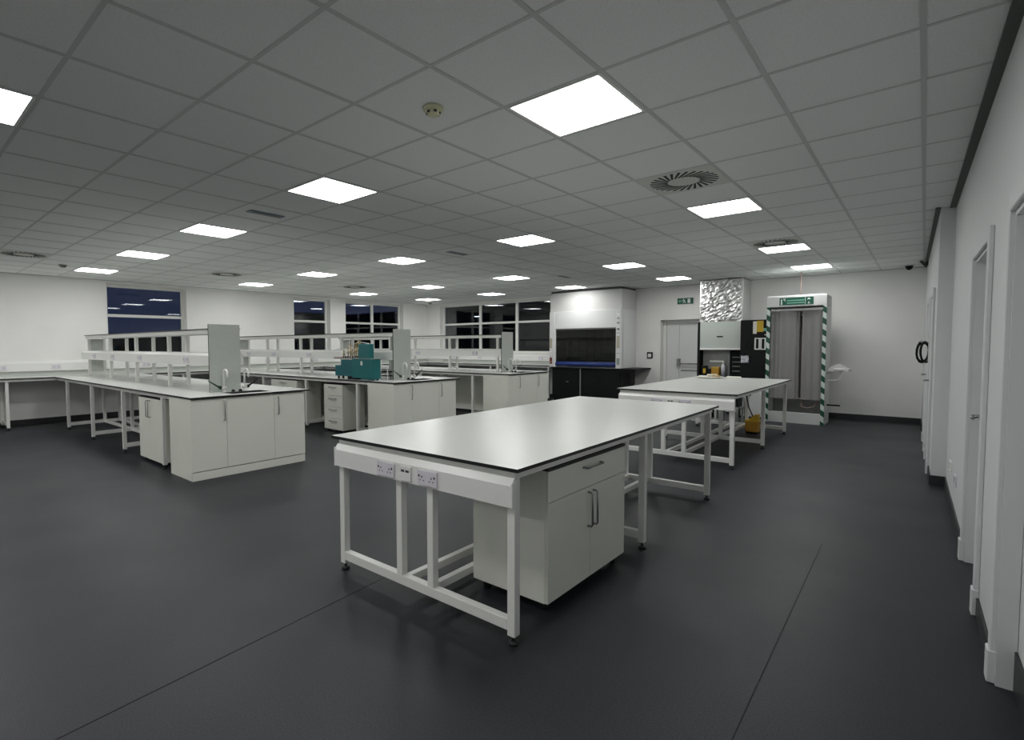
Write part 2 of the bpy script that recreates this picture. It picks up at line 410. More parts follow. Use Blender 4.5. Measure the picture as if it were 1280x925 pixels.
# ---- swirl air vents
def make_vent():
    t = thing('air_vent', '', 'vent', (0, 0, 0), 0, 'swirl air vents in the ceiling', local=True)
    mb().box(-.296, .296, -.296, .296, -.003, .012).build('face_plate', 'ventplate', t)
    for k in range(28):
        an = 2*math.pi*k/28; m = mb()
        p = Vector((math.cos(an), math.sin(an), 0)); q = Vector((math.cos(an+.42), math.sin(an+.42), 0))
        a, b = p*.125, q*.262; dd = (b-a).normalized(); nn = Vector((-dd.y, dd.x, 0))*.011
        m.prism([(v.x, v.y) for v in (a-nn*.7, b-nn, b+nn, a+nn*.7)], 2, -.0045, -.001)
        m.build('vane_slot', 'blackm', t)
    return t
vt = make_vent()
vl = ['swirl vent in the ceiling above the near free-standing table', 'swirl vent beside the light panel above the farther free-standing table',
      'swirl vent at the far left of the ceiling', 'swirl vent left of centre above the first sink bench', 'farthest swirl vent, above the middle sink bench']
for i, (a, b) in enumerate(vents):
    x, y = cell(a, b)
    if i == 0: vt.location = (x, y, CZ); vt['label'] = vl[0]
    else: copy_thing(vt, (x, y, CZ), 0, vl[i])

# ---- smoke detectors
def detector(x, y, label, mt='detector'):
    t = thing('smoke_detector', label, 'detector', (x, y, CZ), 0, 'ceiling smoke detectors')
    mb().cyl(x, y, CZ-.018, CZ, .058, 24).build('base', mt, t)
    mb().cyl(x, y, CZ-.045, CZ-.018, .030, 20, r2=.046).build('sensing_head', mt, t)
    m = mb()
    for k in range(6):
        an = k*math.pi/3; m.box(-.009, .009, .036, .042, -.036, -.025, mtx=Matrix.Translation((x, y, CZ)) @ Matrix.Rotation(an, 4, 'Z'))
    m.build('vent_slot', 'pin', t)
detector(-2.1, .33, 'yellowed smoke detector on the ceiling left of the nearest light panel')
detector(-10.7, .33, 'grey smoke detector on the ceiling at far left by the window', 'greybox')
detector(-11.9, 10.2, 'small smoke detector in the far ceiling corner between windows', 'greybox')
# ---- slim emergency fittings
for i, (x, y, l) in enumerate(((-5.07, .90, 'slim blue-grey emergency fitting in the ceiling, nearest of the three'), (-5.17, 3.97, 'slim blue-grey emergency fitting in the ceiling, middle of the three'), (-5.40, 7.45, 'slim blue-grey emergency fitting in the ceiling, farthest of the three'))):
    t = thing('emergency_fitting', l, 'light fitting', (x, y, CZ), 0, 'slim emergency fittings in the ceiling')
    mb().box(x-.05, x+.05, y-.19, y+.19, CZ-.008, CZ, .003).build('bezel', 'slot', t)
    mb().box(x-.025, x+.025, y-.15, y+.15, CZ-.014, CZ-.008, .003).build('lens', 'greybox', t)
# ---- camera dome and loose cable near the far right corner
t = thing('security_camera', 'small black dome on the far ceiling near right corner', 'camera', (-.2, 10.35, CZ))
m = mb(); m.tube([(-.2, 10.35, CZ-z) for z in (0, .02, .045, .065, .075)], [.05, .05, .045, .028, .006], 14); m.build('dome', 'black', t)
mb().cyl(-.2, 10.35, CZ-.012, CZ, .06, 16).build('mounting_ring', 'blackm', t)
def coil(cx_, cy0, cz_, R, tilt, n, seed):
    rnd = random.Random(seed); pts = []
    for k in range(n*14):
        an = 2*math.pi*k/14; r = R*(1+.10*math.sin(k*.37)+.05*rnd.random())
        pts.append((cx_ + .02*math.sin(k*.21) + tilt*math.sin(an), cy0 + r*.6*math.sin(an), cz_ + r*math.cos(an)))
    return pts
c1 = [(.055+.03*math.cos(t)*1.4-.06, 9.7+.16*math.sin(t), CZ-.05-.035*math.cos(t*1.0)) for t in [k*.42 for k in range(0, 17)]] + [(.04, 9.75, CZ-.03), (.045, 9.72, CZ+.0)]
tag(place(mb().tube(c1, .011, 6).build('cable', 'black')), 'black cable loop hanging from the ceiling at the right wall', 'cable')
t = thing('cable_coil', 'coiled dark blue-black cable hung on the right wall', 'cable', (.08, 7.2, 1.2))
mb().tube([(p[0], p[1], p[2]) for p in coil(.04, 7.2, 1.345, .125, .055, 4, 2)], .012, 6).build('coil', 'black', t)
mb().tube([(.10, 7.2, 1.47), (.02, 7.2, 1.475), (.005, 7.2, 1.50)], .008, 6).build('hook', 'chrome', t)
# ---- sockets low on the right wall
for i, (yy, z, l) in enumerate(((4.62, .30, 'white socket plate low on the right wall, farther of two'), (3.95, .30, 'white socket plate low on the right wall, nearer of two'))):
    t = thing('wall_socket', l, 'socket', RWM @ Vector((0, yy, z)), .017, 'sockets low on the right wall', local=True)
    mb().box(-.012, 0, -.075, .075, 0, .09, .003).build('plate', 'sock' if i else 'trunk', t)
    m = mb()
    for s in (-.037, .037):
        m.box(-.0135, -.011, s-.004, s+.004, .055, .07).box(-.0135, -.011, s-.016, s-.008, .03, .036).box(-.0135, -.011, s+.008, s+.016, .03, .036)
    m.build('pin_holes', 'pin', t)

# ================================================================== FREE-STANDING TABLES
TL, TW, TZ = 3.32, .728, .880
def worktop(m, x0, x1, y0, y1, z1, th=.018):
    m.box(x0, x1, y0, y1, z1-th, z1, 0)
    for f in m.bm.faces: f.normal_update(); f.material_index = 0 if abs(f.normal.z) > .5 else 1
def table_leg(m, x, y, s=.0225, z0=.045, z1=.83): m.box(x-s, x+s, y-s, y+s, z0, z1, .002)
def foot(m, x, y, z=.05):
    m.cyl(x, y, .012, z, .008, 8); m.tube([(x, y, 0), (x, y, .012), (x, y, .02)], [.026, .026, .012], 14)
def socket_plate(parent, x0, x1, z0, z1, y, n):
    """twin or single outlet plate on a face that looks towards -y"""
    p = mb().box(x0, x1, y-.012, y, z0, z1, .003).build('socket_plate', 'sock' if n > 1 else 'trunk', parent)
    m = mb(); c = (x0+x1)/2; hgt = z1-z0
    if n > 1:
        for s in (-1, 1):
            q = c + s*(x1-x0)*.24; zz = z0+hgt*.42
            m.box(q-.003, q+.003, y-.0135, y-.011, zz+.008, zz+.018)
            for k in (-1, 1): m.box(q+k*.013-.004, q+k*.013+.004, y-.0135, y-.011, zz-.008, zz-.003)
            m.box(q+s*.022-.004, q+s*.022+.004, y-.0145, y-.011, zz+.012, zz+.024)
    else:
        for k in (-1, 1): m.box(c+k*.018-.013, c+k*.018+.013, y-.0135, y-.011, z0+hgt*.62, z0+hgt*.76)
    m.build('socket_holes', 'pin', p)
def trunking_y(m, x0, x1, yf, yb, z0, z1, ch=.035):
    m.prism([(yf, z0), (yf, z1-ch), (yf+(yb-yf)*.75, z1), (yb, z1), (yb, z0)], 0, x0, x1)
def make_table(loc, rz, label):
    t = thing('lab_table', label, 'table', loc, rz, 'free-standing lab tables', local=True)
    m = mb(); worktop(m, -TW, TW, 0, TL, TZ); m.build('worktop', ['lam', 'edge'], t)
    zt = TZ-.018; st = (.055, 1.65, 3.20); e = TW-.060
    for x in (-e, e): mb().box(x-.0225, x+.0225, st[0]-.0225, TL-.07, zt-.042, zt, .002).build('top_rail', 'frame', t)
    for y in st: mb().box(-e+.0225, e-.0225, y-.0225, y+.0225, zt-.042, zt, .002).build('cross_rail', 'frame', t)
    for y in st:
        for x in (-e, e):
            m = mb(); table_leg(m, x, y, z1=zt-.042); l = m.build('leg', 'frame', t)
            m = mb(); foot(m, x, y); m.build('foot', 'foot', l)
        for x in (-.125, .125): mb().box(x-.0225, x+.0225, y-.0225, y+.0225, .125, zt-.042, .002).build('centre_post', 'frame', t)
        mb().box(-e+.0225, e-.0225, y-.0225, y+.0225, .07, .125, .002).build('lower_rail', 'frame', t)
    for x in (-.095, .095):
        for a, b in ((st[0]+.0225, st[1]-.0225), (st[1]+.0225, st[2]-.0225)): mb().box(x-.02, x+.02, a, b, .075, .12, .002).build('lower_rail', 'frame', t)
    m = mb(); trunking_y(m, -e-.026, e+.026, .0, .032, .690, .828); m.build('trunking', 'trunk', t)
    for x in (-e-.026, e+.026): mb().box(x-.006, x+.006, -.002, .032, .686, .808, .003).build('trunking_end_cap', 'trunk', t)
    for x0, x1, n in ((-.265, -.118, 2), (-.066, .020, 1), (.072, .219, 2)): socket_plate(t, x0, x1, .700, .784, .0, n)
    return t
T1 = make_table((-2.085, .104, 0), .010, 'large white-topped table in the foreground with a cabinet under it')
T2 = copy_thing(T1, (-2.268, 4.70, 0), .005, 'farther white-topped table standing before the shower cubicle')

def handle_bar(m, a, b, out, r=.0055):
    """D handle between points a and b standing off along vector out"""
    a, b, o = Vector(a), Vector(b), Vector(out)
    d = (b-a).normalized()*.012
    m.tube([a, a+o*.75, a+o+d, b+o-d, b+o*.75, b], r, 8)

# cabinet under the near table, front looks towards +x
def cabinet_px(name, label, fx, y0, y1, z0, z1, depth, zsplit=None, group=None, nd=2):
    t = thing(name, label, 'cabinet', (fx-depth/2, (y0+y1)/2, 0), 0, group)
    bx = fx-.018
    m = mb(); m.box(fx-depth, bx, y0, y1, z0, z1, .002); m.build('body', 'cab', t)
    mb().box(fx-depth, fx+.002, y0+.004, y1-.004, z1, z1+.016).build('shade_strip', 'cabshade', t)  # black strip paints the shade under the worktop
    zt = zsplit if zsplit else z1
    if zsplit:
        d = mb().box(bx, fx, y0+.003, y1-.002, zsplit+.003, z1-.003, .0015).build('drawer', 'cab', t)
        c = (y0+y1)/2+.01; m = mb(); handle_bar(m, (fx, c-.105, z1-.045), (fx, c+.105, z1-.045), (.03, 0, 0), .006); m.build('handle', 'chrome', d)
    ym = (y0+y1)/2
    for a, b, s in ((y0+.003, ym-.0015, 1), (ym+.0015, y1-.002, -1)):
        d = mb().box(bx, fx, a, b, z0+.002, zt-.002, .0015).build('door', 'cab', t)
        hy = b-.03 if s > 0 else a+.03
        m = mb(); handle_bar(m, (fx, hy, zt-.235), (fx, hy, zt-.03), (.03, 0, 0), .006); m.build('handle', 'chrome', d)
    for x in (fx-.06, fx-depth+.06):
        for y in (y0+.06, y1-.06):
            m = mb(); m.cyl(x, y, 0, z0, .022, 12); m.build('foot', 'foot', t)
    return t
cabinet_px('under_bench_cabinet', 'off-white drawer and two-door cabinet under the foreground table', -1.432, .497, 1.455, .06, .785, .520, .612)

# ================================================================== SINK BENCHES
BZ = .91
nth = ['first', 'middle', 'farthest']
BX0, BX1 = -11.80, -5.76
BD = 1.44
STX = (-6.70, -8.17, -9.69, -11.20)
def bench(i, y0):
    n = nth[i]
    t = thing('lab_bench', '%s white double-sided bench ending in a sink, running to the left windows' % ['nearest', 'middle', 'farthest'][i], 'bench', ((BX0+BX1)/2, y0+BD/2, 0), 0, 'double-sided sink benches')
    # worktop, with the sink cut-out
    sx0, sx1, sy0, sy1 = -6.13, -5.86, y0+.50, y0+.97
    m = mb(); zt = BZ-.018
    xs = [BX0, sx0, sx1, BX1]; ys = [y0, sy0, sy1, y0+BD]
    for a in range(3):
        for b in range(3):
            if (a, b) != (1, 1): m.box(xs[a], xs[a+1], ys[b], ys[b+1], zt, BZ)
    for f in m.bm.faces: f.normal_update(); f.material_index = 0 if abs(f.normal.z) > .5 else 1
    bmesh.ops.remove_doubles(m.bm, verts=m.bm.verts, dist=.0005)
    seen = {}
    for f in list(m.bm.faces): seen.setdefault(tuple(round(v, 4) for v in f.calc_center_median()), []).append(f)
    bmesh.ops.delete(m.bm, geom=[f for v in seen.values() if len(v) > 1 for f in v], context='FACES_ONLY')
    m.build('worktop', ['lam', 'edge'], t)
    ya, yb = y0+.055, y0+BD-.055; yc = y0+BD/2
    for y in (ya, yb): mb().box(BX0+.02, -6.42, y-.0225, y+.0225, zt-.042, zt, .002).build('top_rail', 'frame', t)
    for x in STX:
        mb().box(x-.0225, x+.0225, ya+.0225, yb-.0225, zt-.042, zt, .002).build('cross_rail', 'frame', t)
        for y in (ya, yb):
            m = mb(); table_leg(m, x, y, z1=zt-.042); l = m.build('leg', 'frame', t)
            m = mb(); foot(m, x, y); m.build('foot', 'foot', l)
        for y in (yc-.12, yc+.12): mb().box(x-.0225, x+.0225, y-.0225, y+.0225, .125, zt-.042, .002).build('centre_post', 'frame', t)
        mb().box(x-.0225, x+.0225, ya+.0225, yb-.0225, .07, .125, .002).build('lower_rail', 'frame', t)
    for a, b in zip(STX[1:], STX[:-1]):
        for y in (yc-.12, yc+.12): mb().box(a+.0225, b-.0225, y-.02, y+.02, .075, .12, .002).build('lower_rail', 'frame', t)
    # sink cabinet
    c = thing('sink_cabinet', 'off-white sink cabinet closing the end of the %s bench' % n, 'cabinet', (-6.08, y0+.70, 0), 0, 'sink cabinets at the bench ends')
    fx, bx, cy0, cy1, cz = -5.79, -6.40, y0+.015, y0+1.385, zt-.006
    for q in (cy0, cy1-.018): mb().box(bx, fx-.018, q, q+.018, 0, cz, .0015).build('side_panel', 'cab', c)
    m = mb(); m.box(bx, bx+.015, cy0+.018, cy1-.018, .02, cz); m.box(bx+.015, fx-.03, cy0+.018, cy1-.018, .10, .118); m.build('carcass', 'cab', c)
    mb().box(fx-.03, fx-.008, cy0, cy1, 0, .092, .0015).build('plinth', 'cab', c)
    sp = [cy0, y0+.397, y0+.973, cy1]
    for k in range(3):
        dpan = mb().box(fx-.018, fx, sp[k]+.0015, sp[k+1]-.0015, .10, cz-.006, .0015).build('door' if k != 1 else 'centre_panel', 'cab', c)
        if k != 1:
            hy = sp[1]-.03 if k == 0 else sp[2]+.045
            m = mb(); handle_bar(m, (fx, hy, .635), (fx, hy, .845), (.03, 0, 0)); m.build('handle', 'chrome', dpan)
    # sink: basin, taps with levers
    s = thing('sink', 'steel sink with two white swan-neck taps on the %s bench' % n, 'sink', ((sx0+sx1)/2, (sy0+sy1)/2, BZ), 0, 'bench sinks')
    m = mb(); g = .012
    m.box(sx0, sx1, sy0, sy1, BZ-.17, BZ-.16); m.box(sx0, sx0+.006, sy0, sy1, BZ-.16, BZ+.002); m.box(sx1-.006, sx1, sy0, sy1, BZ-.16, BZ+.002)
    m.box(sx0, sx1, sy0, sy0+.006, BZ-.16, BZ+.002); m.box(sx0, sx1, sy1-.006, sy1, BZ-.16, BZ+.002); m.build('basin', 'chrome', s)
    m = mb()
    for q in ((sx0-g, sx1+g, sy0-g, sy0+.004), (sx0-g, sx1+g, sy1-.004, sy1+g), (sx0-g, sx0+.004, sy0, sy1), (sx1-.004, sx1+g, sy0, sy1)): m.box(*q, BZ, BZ+.004)
    m.build('rim', 'steel', s)
    for k, ty in enumerate((y0+.545, y0+.80)):
        tx = -6.175; R = .05
        pts = [(tx, ty, BZ), (tx, ty, BZ+.22)] + [(tx+R-R*math.cos(a), ty, BZ+.22+R*math.sin(a)) for a in [math.pi*j/8 for j in range(1, 9)]] + [(tx+2*R, ty, BZ+.17)]
        tp = mb().tube(pts, .011, 10).build('tap', 'trunk', s)
        m = mb(); m.cyl(tx, ty, BZ, BZ+.03, .02, 14); m.tube([(tx, ty-.03, BZ+.055), (tx, ty+.03, BZ+.055)], .014, 10); m.build('tap_base', 'trunk', tp)
        sg = -1 if k == 0 else 1
        m = mb(); m.tube([(tx, ty+sg*.03, BZ+.055), (tx, ty+sg*.055, BZ+.06)], .020, 10); m.tube([(tx, ty+sg*.05, BZ+.06), (tx+.0, ty+sg*.18, BZ+.145)], [.011, .006], 8)
        m.build('lever', 'dgreen' if k == 0 else 'black', tp)
    for ty in (y0+.645, y0+.735): mb().tube([(-6.15, ty, BZ), (-6.15, ty, BZ+.015), (-6.15, ty, BZ+.03)], [.022, .022, .012], 12).build('gas_tap_cap', 'blackm', s)
    # reagent rack with shelf, trunking and end board
    r = thing('reagent_rack', 'white shelf rack with socket trunking along the %s bench' % n, 'rack', (-9.0, y0+.60, BZ), 0, 'shelf racks on the benches')
    yn, yf = y0+.51, y0+.75
    px = (-11.68, -10.36, -9.07, -7.74, -6.42) if i == 0 else (-11.68, -10.36, -9.07, -7.74, -6.42)
    for x in px:
        for y in (yn, yf):
            mb().box(x-.0225, x+.0225, y-.0225, y+.0225, BZ+.0, 1.60, .002).build('post', 'frame', r)
        mb().box(x-.018, x+.018, yn+.0225, yf-.0225, .965, .99).build('tie_bar', 'frame', r)
    m = mb(); worktop(m, BX0+.02, -6.258, yn-.05, yf+.05, 1.672, .013); m.build('shelf', ['lam', 'edge'], r)
    for y in (yn-.012, yf+.012): mb().box(BX0+.03, -6.262, y-.02, y+.02, 1.605, 1.659, .002).build('shelf_rail', 'frame', r)
    m = mb(); trunking_y(m, -11.86, -6.262, yn-.085, yn-.0225, 1.225, 1.378, .03); m.build('trunking', 'trunk', r)
    m = mb(); trunking_y(m, -11.86, -6.262, yf+.085, yf+.0225, 1.225, 1.378, .03); m.build('trunking', 'trunk', r)
    for x in (-11.0, -9.95, -8.65, -6.95): socket_plate(r, x-.074, x+.074, 1.245, 1.33, yn-.085, 2)
    mb().box(-11.69, -11.67, yn+.0225, yf-.0225, 1.38, 1.60).build('infill_panel', 'panel', r)
    mb().box(-11.69, -11.67, yn+.0225, yf-.0225, .99, 1.225).build('infill_panel', 'panel', r)
    e = mb(); e.box(-6.259, -6.241, y0+.41, y0+.785, BZ, 1.718)
    for f in e.bm.faces: f.normal_update(); f.material_index = 0 if abs(f.normal.x) > .5 else 1
    e.build('end_board', ['panel', 'edge'], r)
    return t
BYS = (.375, 3.235, 6.085)
for i, y in enumerate(BYS): bench(i, y)

# cabinets under the sink benches (fronts look towards -y)
def cabinet_my(name, label, x0, x1, fy, z0, z1, depth, drawers=0, doors=0, group=None, top_drawer=False, plain=False):
    t = thing(name, label, 'cabinet', ((x0+x1)/2, fy+depth/2, 0), 0, group)
    by = fy+.018
    mb().box(x0, x1, by, fy+depth, z0, z1, .002).build('body', 'cab', t)
    mb().box(x0+.004, x1-.004, fy+.002, fy+depth, z1, z1+.014).build('shade_strip', 'cabshade', t)  # shade below the bench top, put in as a black strip
    zt = z1
    if drawers:
        hh = (z1-z0)/drawers
        for k in range(drawers):
            d = mb().box(x0+.002, x1-.002, fy, by, z0+k*hh+.002, z0+(k+1)*hh-.002, .0015).build('drawer', 'cab', t)
            c = (x0+x1)/2; zz = z0+(k+1)*hh-.045
            m = mb(); handle_bar(m, (c-.10, fy, zz), (c+.10, fy, zz), (0, -.03, 0)); m.build('handle', 'chrome', d)
    if top_drawer:
        d = mb().box(x0+.002, x1-.002, fy, by, z1-.17, z1-.002, .0015).build('drawer', 'cab', t); zt = z1-.172
        c = (x0+x1)/2; m = mb(); handle_bar(m, (c-.11, fy, z1-.05), (c+.11, fy, z1-.05), (0, -.03, 0)); m.build('handle', 'chrome', d)
    if doors:
        xm = (x0+x1)/2
        for a, b, s in ((x0+.002, xm-.0015, 1), (xm+.0015, x1-.002, -1)):
            d = mb().box(a, b, fy, by, z0+.002, zt-.002, .0015).build('door', 'cab', t)
            hx = b-.035 if s > 0 else a+.035
            m = mb(); handle_bar(m, (hx, fy, zt-.235), (hx, fy, zt-.03), (0, -.03, 0)); m.build('handle', 'chrome', d)
    for x in (x0+.05, x1-.05):
        for y in (fy+.06, fy+depth-.06): mb().cyl(x, y, 0, z0, .022, 10).build('foot', 'foot', t)
    return t
cabinet_my('under_bench_cabinet', 'two-door off-white cupboard under the first bench beside its sink cabinet', -7.535, -6.775, .425, .045, .815, .50, doors=2)
cabinet_my('drawer_unit', 'four-drawer off-white pedestal under the middle bench below the teal machine', -7.665, -7.14, 3.31, .04, .805, .46, drawers=4)
cabinet_my('under_bench_cabinet', 'off-white cabinet with top drawer, half hidden behind the first sink', -9.42, -8.50, 3.30, .045, .82, .50, doors=2, top_drawer=True)
cabinet_my('under_bench_cabinet', 'off-white cabinet in the dark space beneath the farthest bench', -8.95, -8.24, 6.16, .045, .82, .50, doors=2)
# cupboards that serve the far side of the benches: we look at their backs
def back_cab(x0, x1, y1, label):
    t = thing('under_bench_cabinet', label, 'cabinet', ((x0+x1)/2, y1-.25, 0), 0, 'cabinets facing the far side of the benches')
    mb().box(x0, x1, y1-.50, y1-.018, .05, .815, .002).build('body', 'cab', t)
    for a, b in ((x0+.002, (x0+x1)/2-.001), ((x0+x1)/2+.001, x1-.002)):
        mb().box(a, b, y1-.018, y1, .052, .813).build('door', 'cab', t)
    for x in (x0+.05, x1-.05):
        for y in (y1-.45, y1-.06): mb().cyl(x, y, 0, .05, .022, 10).build('foot', 'foot', t)
back_cab(-8.12, -6.75, 3.235+1.36, 'plain back of a cabinet seen under the middle bench beside the drawers')
back_cab(-8.12, -6.75, 6.085+1.36, 'plain back of a cabinet seen under the farthest bench near its leg')
back_cab(-9.64, -8.22, 3.235+1.36, 'plain back of a cabinet deep under the middle bench, left of the leg')

# ---- benches along the left and back walls
def wall_bench_left():
    t = thing('wall_bench', 'long white bench along the left wall beneath the windows', 'bench', (-12.2, 3, 0))
    y0, y1 = FY+.02, BY-.02
    m = mb(); worktop(m, WX+.005, BX0-.001, y0, y1, BZ); m.build('worktop', ['lam', 'edge'], t)
    mb().box(WX+.005, WX+.02, y0, y1, BZ, 1.0).build('upstand', 'panel', t)
    zt = BZ-.018
    mb().box(BX0-.075, BX0-.03, y0+.05, y1-.05, zt-.042, zt, .002).build('top_rail', 'frame', t)
    for y in (-3.2, -1.75, -.30, 2.6, 5.4, 8.3):
        m = mb(); table_leg(m, BX0-.052, y, z1=zt-.042); l = m.build('leg', 'frame', t); m = mb(); foot(m, BX0-.052, y); m.build('foot', 'foot', l)
        m = mb(); table_leg(m, WX+.10, y, z1=zt); l = m.build('leg', 'frame', t); m = mb(); foot(m, WX+.10, y); m.build('foot', 'foot', l)
        mb().box(WX+.1225, BX0-.075, y-.02, y+.02, .08, .125, .002).build('lower_rail', 'frame', t)
    mb().box(WX+.08, WX+.12, -3.2+.0225, -.30-.0225, .08, .125, .002).build('lower_rail', 'frame', t)
    return t
wall_bench_left()
t = thing('wall_bench', 'white bench along the back wall under the wide window, left of the fume cupboard', 'bench', (-9.5, 10.35, 0))
m = mb(); worktop(m, BX0+.001, -7.27, 9.98, BY-.005, BZ); m.build('worktop', ['lam', 'edge'], t)
mb().box(BX0, -7.27, BY-.02, BY-.005, BZ, 1.0).build('upstand', 'panel', t)
mb().box(BX0+.03, -7.28, 10.01, 10.055, BZ-.06, BZ-.018, .002).build('top_rail', 'frame', t)
for x in (-10.8, -9.3, -7.36):
    m = mb(); table_leg(m, x, 10.03, z1=BZ-.06); l = m.build('leg', 'frame', t); m = mb(); foot(m, x, 10.03); m.build('foot', 'foot', l)
mb().box(BX0+.03, -7.28, 10.60, 10.62, .1, BZ-.03).build('back_panel', 'panel', t)
# dado trunking with twin outlets
def dado(along_y, a, b, spots, label):
    t = thing('wall_trunking', label, 'trunking', (WX, (a+b)/2, 1.0) if along_y else ((a+b)/2, BY, 1.0))
    m = mb()
    if along_y: m.prism([(WX, 1.002), (WX+.055, 1.002), (WX+.055, 1.15), (WX+.02, 1.19), (WX, 1.19)], 1, a, b)
    else: m.prism([(BY, 1.002), (BY-.055, 1.002), (BY-.055, 1.15), (BY-.02, 1.19), (BY, 1.19)], 0, a, b)
    m.build('channel', 'trunk', t)
    for s in spots:
        m = mb()
        if along_y: m.box(WX+.055, WX+.066, s-.074, s+.074, 1.03, 1.118, .003)
        else: m.box(s-.074, s+.074, BY-.066, BY-.055, 1.03, 1.118, .003)
        p = m.build('socket_plate', 'sock', t); m = mb()
        for q in (-.036, .036):
            for u, z in ((0, 1.082), (-.013, 1.06), (.013, 1.06)):
                if along_y: m.box(WX+.0655, WX+.068, s+q+u-.004, s+q+u+.004, z, z+.009)
                else: m.box(s+q+u-.004, s+q+u+.004, BY-.068, BY-.0655, z, z+.009)
        m.build('socket_holes', 'pin', p)
dado(True, FY+.05, BY-.06, (-1.9, -.28, .53, 2.1, 3.5, 4.9, 6.3, 7.9, 9.4), 'white socket trunking along the left wall above the wall bench')
dado(False, WX+.06, -7.28, (-11.3, -10.2, -9.0, -8.0), 'white socket trunking along the back wall below the wide window')

# ================================================================== TEAL MACHINE ON THE MIDDLE BENCH
mx0, my0, z0 = -7.33, 3.30, BZ
t = thing('test_machine', 'teal engine-like test machine with brass fittings on the middle bench', 'machine', (-6.75, 3.5, BZ))
mb().box(-6.86, -6.33, 3.30, 3.46, z0+.03, z0+.335, .006).build('main_housing', 'teal', t)
mb().box(-7.17, -6.862, 3.31, 3.46, z0+.05, z0+.315, .006).build('left_housing', 'teal2', t)
mb().box(-7.33, -7.172, 3.31, 3.46, z0+.05, z0+.225, .006).build('step_housing', 'teal2', t)
mb().box(-6.70, -6.43, 3.31, 3.41, z0+.345, z0+.575, .006).build('control_box', 'teal', t)
mb().box(-7.18, -6.32, 3.30, 3.47, z0+.3355, z0+.347, .002).build('top_plate', 'greybox', t)
mb().box(-7.40, -7.16, 3.33, 3.46, z0+.335, z0+.352, .004).tube([(-7.42, 3.36, z0+.345), (-7.16, 3.36, z0+.345)], .016, 8).build('slide_bar', 'copper', t)
mb().box(-6.63, -6.585, 3.296, 3.30, z0+.235, z0+.30).build('data_plate', 'white', t)
mb().box(-6.80, -6.72, 3.32, 3.36, z0+.345, z0+.352).build('label_plate', 'white', t)
for x in (-7.27, -7.0, -6.8, -6.38):
    for y in (3.34, 3.43): mb().cyl(x, y, z0, z0+.052, .018, 10).build('foot', 'foot', t)
m = mb(); m.box(-7.0, -6.80, 3.34, 3.45, z0+.002, z0+.045); m.build('drip_tray', 'blackm', t)
mb().box(-6.66, -6.36, 3.32, 3.45, z0+.012, z0+.03).build('base_strip', 'teal', t)
m = mb()
for k, (x, h_) in enumerate(((-7.12, .10), (-7.06, .16), (-7.0, .12), (-6.94, .20), (-6.89, .17), (-6.84, .26), (-6.79, .22), (-6.745, .25))):
    y = 3.34+.04*(k % 3)
    m.cyl(x, y, z0+.347, z0+.347+h_, .009, 8); m.cyl(x, y, z0+.347+h_*.45, z0+.347+h_*.45+.03, .018, 10)
    m.cyl(x, y, z0+.347+h_, z0+.347+h_+.025, .014, 10)
m.build('brass_fittings', 'brass', t)
m = mb()
for k in range(7): m.cyl(-7.14+k*.062, 3.345, z0+.347, z0+.375, .014, 8)
m.build('black_knobs', 'black', t)
m = mb(); m.tube([(-7.07, 3.42, z0+.5), (-6.98, 3.42, z0+.56), (-6.86, 3.42, z0+.60), (-6.74, 3.38, z0+.60), (-6.62, 3.38, z0+.592), (-6.5, 3.38, z0+.570)], .008, 8); m.tube([(-6.96, 3.4, z0+.40), (-6.9, 3.4, z0+.52), (-6.8, 3.4, z0+.50), (-6.72, 3.4, z0+.40)], .007, 8)
m.build('pipework', 'steel', t)
# small white stand with black tray, right of the machine
t = thing('tray_stand', 'small white wire stand with black trays between teal machine and end board', 'stand', (-6.0, 3.76, BZ))
t.location = (-6.33, 3.72, BZ); ORG[t] = Vector(t.location)
m = mb()
for x in (-6.47, -6.31):
    for y in (3.58, 3.69): m.cyl(x, y, BZ, BZ+.17, .006, 6)
m.tube([(-6.47, 3.58, BZ+.005), (-6.31, 3.69, BZ+.10)], .005, 6); m.build('wire_frame', 'trunk', t)
for z in (.055, .12): mb().box(-6.47, -6.31, 3.58, 3.69, BZ+z, BZ+z+.018).build('tray', 'blackm', t)

# ================================================================== FUME CUPBOARD
fx0, fx1, fy0 = -7.215, -5.275, 9.82
t = thing('fume_cupboard', 'large white fume cupboard with dark glass sash and blue bar', 'fume cupboard', ((fx0+fx1)/2, 10.25, 0))
mb().box(fx0, fx1, fy0+.05, BY-.01, 2.29, 2.765, .003).build('upper_casing', 'fumegrey', t)
mb().box(fx0+.02, fx1-.02, fy0+.08, BY-.02, 2.765, CZ-.012).build('closing_strip', 'dark_trim', t)
mb().box(fx0+.17, fx1-.13, fy0+.02, fy0+.05, 1.86, 2.29, .003).build('fascia_panel', 'fumewhite', t)
mb().box(fx1-.03, fx1, fy0+.10, BY-.01, .895, 2.29, .002).build('side_panel', 'fumewhite', t)
mb().box(fx0, fx0+.03, fy0+.10, BY-.01, .895, 2.29, .002).build('side_panel', 'fumewhite', t)
mb().box(fx0+.03, fx1-.03, BY-.05, BY-.012, .895, 2.29).build('back_liner', 'greybox', t)
mb().box(fx0+.17, fx1-.17, fy0+.05, BY-.05, 2.24, 2.288).build('roof_liner', 'greybox', t)
for k in range(6): mb().box(fx0+.40+k*.22, fx0+.415+k*.22, BY-.075, BY-.05, .93, 2.1).build('baffle_rib', 'blackm', t)
pil = []
for x0, x1 in ((fx0, fx0+.17), (fx1-.13, fx1)):
    pil.append(mb().prism([(x0, fy0+.02), (x0+.02, fy0), (x1-.02, fy0), (x1, fy0+.02), (x1, fy0+.12), (x0, fy0+.12)], 2, .895, 2.29).build('front_pillar', 'fumewhite', t))
